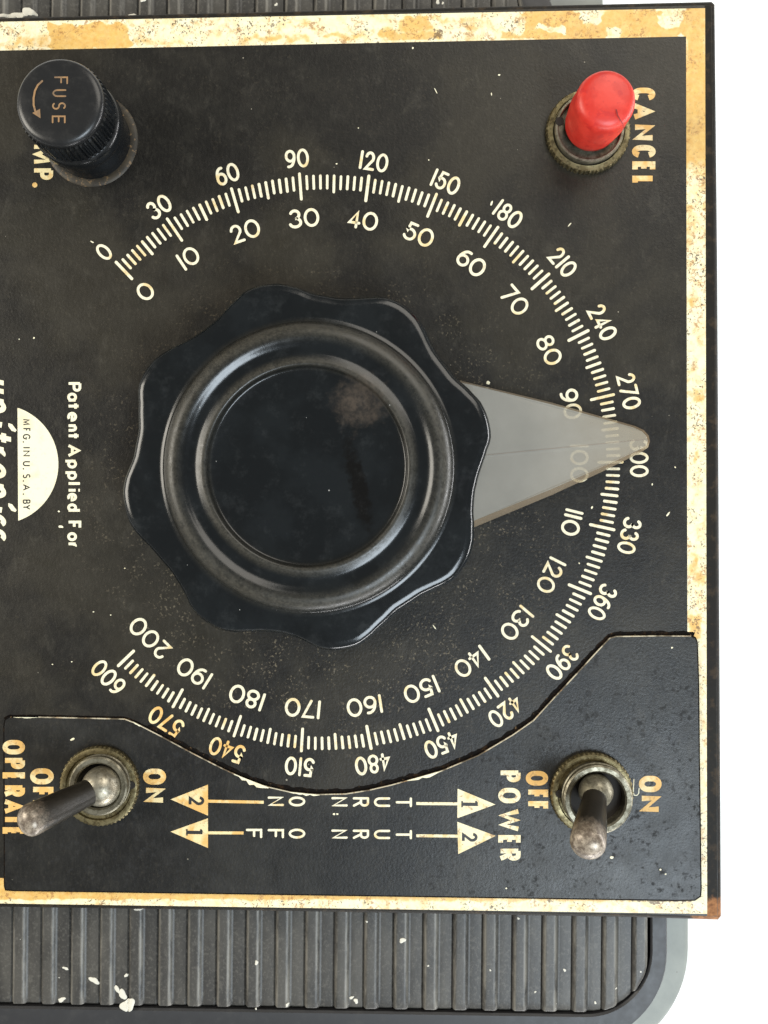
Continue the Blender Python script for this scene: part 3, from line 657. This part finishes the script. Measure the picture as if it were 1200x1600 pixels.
# outline of the skirt, measured round the photo
SK = [(217.3,606.7),(222.7,590.7),(236,569),(257,552),(292,534.7),(318.7,518.7),(345,497),(366.7,473),(385,455),(406.7,447.5),(433,444),(457,448),(486.7,460),(526.7,467.5),(561,468),(598.7,464.8),(620,470.7),(641,484),(657,502.7),(670.7,532),(684,556),(710.7,590.7),(734.7,612),(750.7,628),(760,646.7),(766.7,674),(767,689),(758,709),(748,741),(741,768),(738.7,800),(739.5,848),(734.7,866.7),(721,890.7),(708,906.7),(686.7,916),(657,930.7),(620,954.7),(593,981),(566.7,1005),(548,1012),(513,1016),(497,1010.7),(470.7,997),(444,988),(409,984.5),(377,986.7),(348,985),(329,974.7),(302.7,954.7),(292,928),(270.7,893),(241,858.7),(214.7,832),(204,818.7),(197,794.7),(193,765),(200,741),(211,715),(219,673),(218.7,633)]
_sw = [B(u, v, 72)-KC for u, v in SK]
_sk = sorted((math.atan2(q.y, q.x) % (2*math.pi), math.hypot(q.x, q.y)) for q in _sw)
def skirt(th):
    th %= 2*math.pi; e = [(_sk[-1][0]-2*math.pi, _sk[-1][1])] + _sk + [(_sk[0][0]+2*math.pi, _sk[0][1])]
    for (t0, r0), (t1, r1) in zip(e, e[1:]):
        if t0 <= th <= t1: return r0+(r1-r0)*(th-t0)/(t1-t0)
_st = [skirt(2*math.pi*j/720) for j in range(720)]
_st = [sum(_st[(j+k) % 720]*w_ for k, w_ in zip(range(-6,7), [1,2,3,4,5,6,7,6,5,4,3,2,1]))/49 for j in range(720)]
def lobed(r, t, th, i):
    if i > 6: return r
    return r + (_st[int(round(th/(2*math.pi)*720)) % 720]-275*K(80))*(1 if i > 0 else .9)
Rb = 275*K(80)
kn = G()
prof = [(Rb-16,34),(Rb-2,40),(Rb+1.0,62),(Rb,78),(Rb-3,85),(Rb-8,88.5)]
def kr(r, h): return (r*K(h), h)
prof += [(Rb-15,89.4), kr(236,90.2), kr(229,90.8), kr(227.5,93), kr(226,98), kr(222,104), kr(216,108.5), kr(209,110.5), kr(202,110), kr(196,107), kr(189,103.5), kr(181,102.5), kr(174,104), kr(167,107.5), kr(162,109), kr(158.5,107.5), kr(156.5,103), kr(155,98), kr(152,96.5), kr(120,96.8), kr(60,97.5), kr(6,97.8)]
lathe(kn, prof, KC, n=192, mod=lobed, cap0=True)
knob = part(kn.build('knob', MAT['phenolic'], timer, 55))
h1, h0 = 26, 12
top = [(640,580),(735,601),(862,632),(940,654),(990,668),(1003,674),(1010,681),(1012.5,689),(1010,696),(1000,702),(940,730),(862,764),(742,813),(640,855)]
cen = (600,720)
pt = G()
T0 = [B(u,v,h1-(3 if u > 990 else 0)) for u, v in top]
bot = [(640,577),(735,598.5),(862,629),(940,651),(992,665.5),(1006,672),(1013.5,680.5),(1015.5,689.5),(1013,699),(1002,706.5),(940,737.5),(862,773.5),(742,823.5),(640,866)]
T1 = [B(u,v,h0) for u, v in bot]
n = len(top); ridge0 = B(640,723,h1+.4); ridge1 = B(1009,687,h1-2.2)
vs = T0+T1+[ridge0, ridge1]; fs = []; ms = []
up = list(range(0,8)); lo = list(range(7,n))
fs.append(tuple(up+[n*2+1, n*2])); ms.append(0); fs.append(tuple(lo+[n*2, n*2+1])); ms.append(0)
for i in range(n-1): fs.append((i, n+i, n+i+1, i+1)); ms.append(1)
fs.append(tuple(reversed(range(n, 2*n)))); ms.append(0)
fs.append((n-1, 2*n-1, n, 0, 2*n)); ms.append(1)
pt.v = [tuple(v) for v in vs]; pt.f = fs; pt.m = ms
pointer = part(pt.build('pointer', [MAT['pointer'], MAT['pointer_edge']], knob))
sl_ = Ink(0); z0 = h1+5.4
g2 = G(); a0, a1 = B(745,712.5,h1+.6), B(1008,686.5,h1-1.8); nrm = Vector((a1.y-a0.y, a0.x-a1.x, 0)).normalized()*.4
g2.add([a0+nrm, a1+nrm, a1-nrm, a0-nrm], [(0,1,2,3)])
part(g2.build('hairline', M('brown_hairline').p(Base_Color=(0.24,0.20,0.165), Roughness=.6).m, knob))
shaft = G(); lathe(shaft, [(60,0),(60,36)], KC, n=32); part(shaft.build('hub', MAT['hole'], knob, 40))
# ---- fuse holder
fb = B(143,219,0); FC = Vector((fb.x, fb.y, 0))
rg = G(); lathe(rg, [(74,0.3),(73,1.2),(70,2.6),(64,3.0),(60,2.5)], FC, n=64); 
fh = G(); lathe(fh, [(63,1),(62,6),(61.5,46),(66.5,47.5),(68.2,51),(68.2,65),(66.5,70),(63,73)], FC, n=96)
fuse = part(fh.build('fuse_holder', MAT['fuse'], timer, 40))
part(rg.build('washer', MAT['ringdirt'], fuse, 60))
kc = G()
def knurl(r, t, th, i): return r + (1.5*(1 if (int(th/(2*math.pi)*216) % 4) < 2 else -1) if 1 <= i <= 3 else 0)
lathe(kc, [(62,72.5),(64,75),(64.8,95),(64.2,114),(63,117)], FC, n=216, mod=knurl)
part(kc.build('knurled_grip', MAT['fuse'], fuse, 25))
cp = G(); lathe(cp, [(62,116.5),(63.8,118.5),(63.4,122),(61.5,125.8),(58,128.4),(53,129.6),(40,130.0),(10,130.1)], FC, n=96)
part(cp.build('fuse_cap', MAT['fusecap'], fuse, 50))
fl = Ink(130.3)
for c_, y, x in (('F',125.5,95.5),('U',145.5,92.8),('S',165.5,92.2),('E',186.5,91.7)): fl.glyph(c_, x, y, RIGHT, 9.5, 19, 2.5, 'round')
part(fl.build('lettering', MAT['engrave'], fuse))
fa = Ink(130.5); fa.strip([(66,126.5),(59,133),(54.5,142),(52.5,153),(52.5,164),(55,173),(58,179)], 3.0); fa.poly([(50.5,176.5),(62.5,170),(63.5,185)])
part(fa.build('arrow', MAT['engrave'], fuse))
# ---- push button
bb = B(919,205,8); BC = Vector((bb.x, bb.y, 0))
def teeth(nt, amp, rows):
    def f(r, t, th, i): return r + (amp*(1 if math.sin(nt*th) > 0 else -1) if i in rows else 0)
    return f
bn = G(); lathe(bn, [(64,0.2),(64,9),(62.5,12),(57,13),(55.5,13.5)], BC, n=240, mod=teeth(60,.8,(0,1)), cap1=False)
lathe(bn, [(55.5,13.5),(55,8),(54,8)], BC, n=64, cap1=False)
button = part(bn.build('push_button', MAT['brass'], timer, 35))
bs = G(); lathe(bs, [(53,5),(53,19),(52,21),(49,21.5),(47.6,20),(47.4,4)], BC, n=96, cap1=True)
part(bs.build('bushing', MAT['nickel'], button, 40))
dk = G(); c_ = BC + Vector((-46,10,0)); lathe(dk, [(7,20.6),(6.5,22.2)], c_, n=12); part(dk.build('notch', MAT['hole'], button))
b1_ = B(930.5,184,40); b2_ = B(948.5,154.5,104); a_ = b2_-b1_; base = b1_ - a_*0.45
rc = G(); ln = a_.length
r1, r2 = 44*K(40), 46.2*K(104)
lathe(rc, [(r1-2,-24),(r1,-3),(r1+1.6,ln*.25),(r2+.6,ln*.7),(r2+.4,ln*.86),(r2-1.4,ln*.95),(r2-5,ln*1.015),(r2-11,ln*1.05),(r2-22,ln*1.075),(4,ln*1.085)], b1_, a_, n=96)
cap = part(rc.build('button_cap', MAT['red'], button, 180))
ck = G()
cpts = [B(u,v,h) for u, v, h in ((963,171,110),(965,180,109.5),(969,187,108.5),(973,193,105.5),(974,200,99))]
for i in range(len(cpts)-1):
    a, b = cpts[i], cpts[i+1]; o_ = Vector((.8,.3,0))*(1-.15*i); ck.add([a+o_, b+o_*.8, b-o_*.8, a-o_], [(0,1,2,3)])
part(ck.build('crack', MAT['crack'], cap))
# ---- toggle switches
def toggle(ringc, bushc, ballc, tipc, tiph, rb, r_root, r_tip, r_ring, matl, lean=0.0):   # matl: how far the bare worn tip reaches up the lever
    p0 = B(*ringc, HS+6); c = Vector((p0.x, p0.y, 0)); gg = G()
    lathe(gg, [(r_ring,HS+.2),(r_ring,HS+8),(r_ring-2,HS+11),(r_ring-6,HS+12),(r_ring-10,HS+11.5),(r_ring-11.5,HS+8)], c, n=240, mod=teeth(54,.5,(0,1)), cap1=False)
    lathe(gg, [(r_ring-11.5,HS+8),(r_ring-30,HS+8)], c, n=48, cap1=False)
    sw = part(gg.build('toggle_switch', MAT['brass'], timer, 35))
    hb = HS+30; p1 = B(*bushc, hb); c1 = Vector((p1.x, p1.y, 0)); q_ = G()
    ro = rb*K(hb)
    lathe(q_, [(ro,HS+3),(ro,HS+16),(ro-1.5,HS+17.5),(ro-1.5,HS+22),(ro,HS+23.5),(ro-.5,hb-2),(ro-3,hb),(ro-9,hb-.5),(ro-11.5,hb-3),(ro-13,hb-24)], c1, n=96, cap1=False)
    part(q_.build('bushing', MAT['nickel'], sw, 40))
    hl = G(); lathe(hl, [(ro-10,hb-20),(4,hb-20)], c1, n=32); part(hl.build('cavity', MAT['hole'], sw))
    ks = G(); lathe(ks, [(6,HS+9.5),(6,HS+13)], c1 + Vector((-ro-3, 3, 0)) if lean else c1 + Vector((ro+1,-3,0)), n=10); part(ks.build('keyway', MAT['hole'], sw))
    hball = HS+26; pb = B(*ballc, hball); bl = G(); rr = 31*K(hball) if not lean else 26
    lathe(bl, [(rr*math.sin(R(t)), -rr*math.cos(R(t))) for t in range(20, 179, 8)], pb, n=48); part(bl.build('ball', MAT['ball'] if not lean else MAT['nickel'], sw, 180))
    pe = B(*tipc, tiph); axis = pe-pb; L_ = axis.length; lv = G()
    prof = [(r_root, 4)]
    for k in range(1, 15): t = k/15; prof.append((r_root+(r_tip-r_root)*(t*t*(3-2*t)), 4+(L_-4)*t))
    prof += [(r_tip*math.cos(R(t)), L_+r_tip*.75*math.sin(R(t))) for t in range(0, 88, 11)]
    lathe(lv, prof, pb, axis, n=48)
    part(lv.build('lever', lever_mat('dark_worn_lever', tuple(pe + axis.normalized()*r_tip*.5), matl), sw, 180))
    return sw
toggle((155.5,1228), (152.5,1229), (159,1228), (49,1281), 118, 47, 19.5, 23.5, 62, 29)
toggle((924.6,1240), (935,1250), (931,1236), (918.5,1316), 132, 54, 17.5, 25, 63, 36, 1)
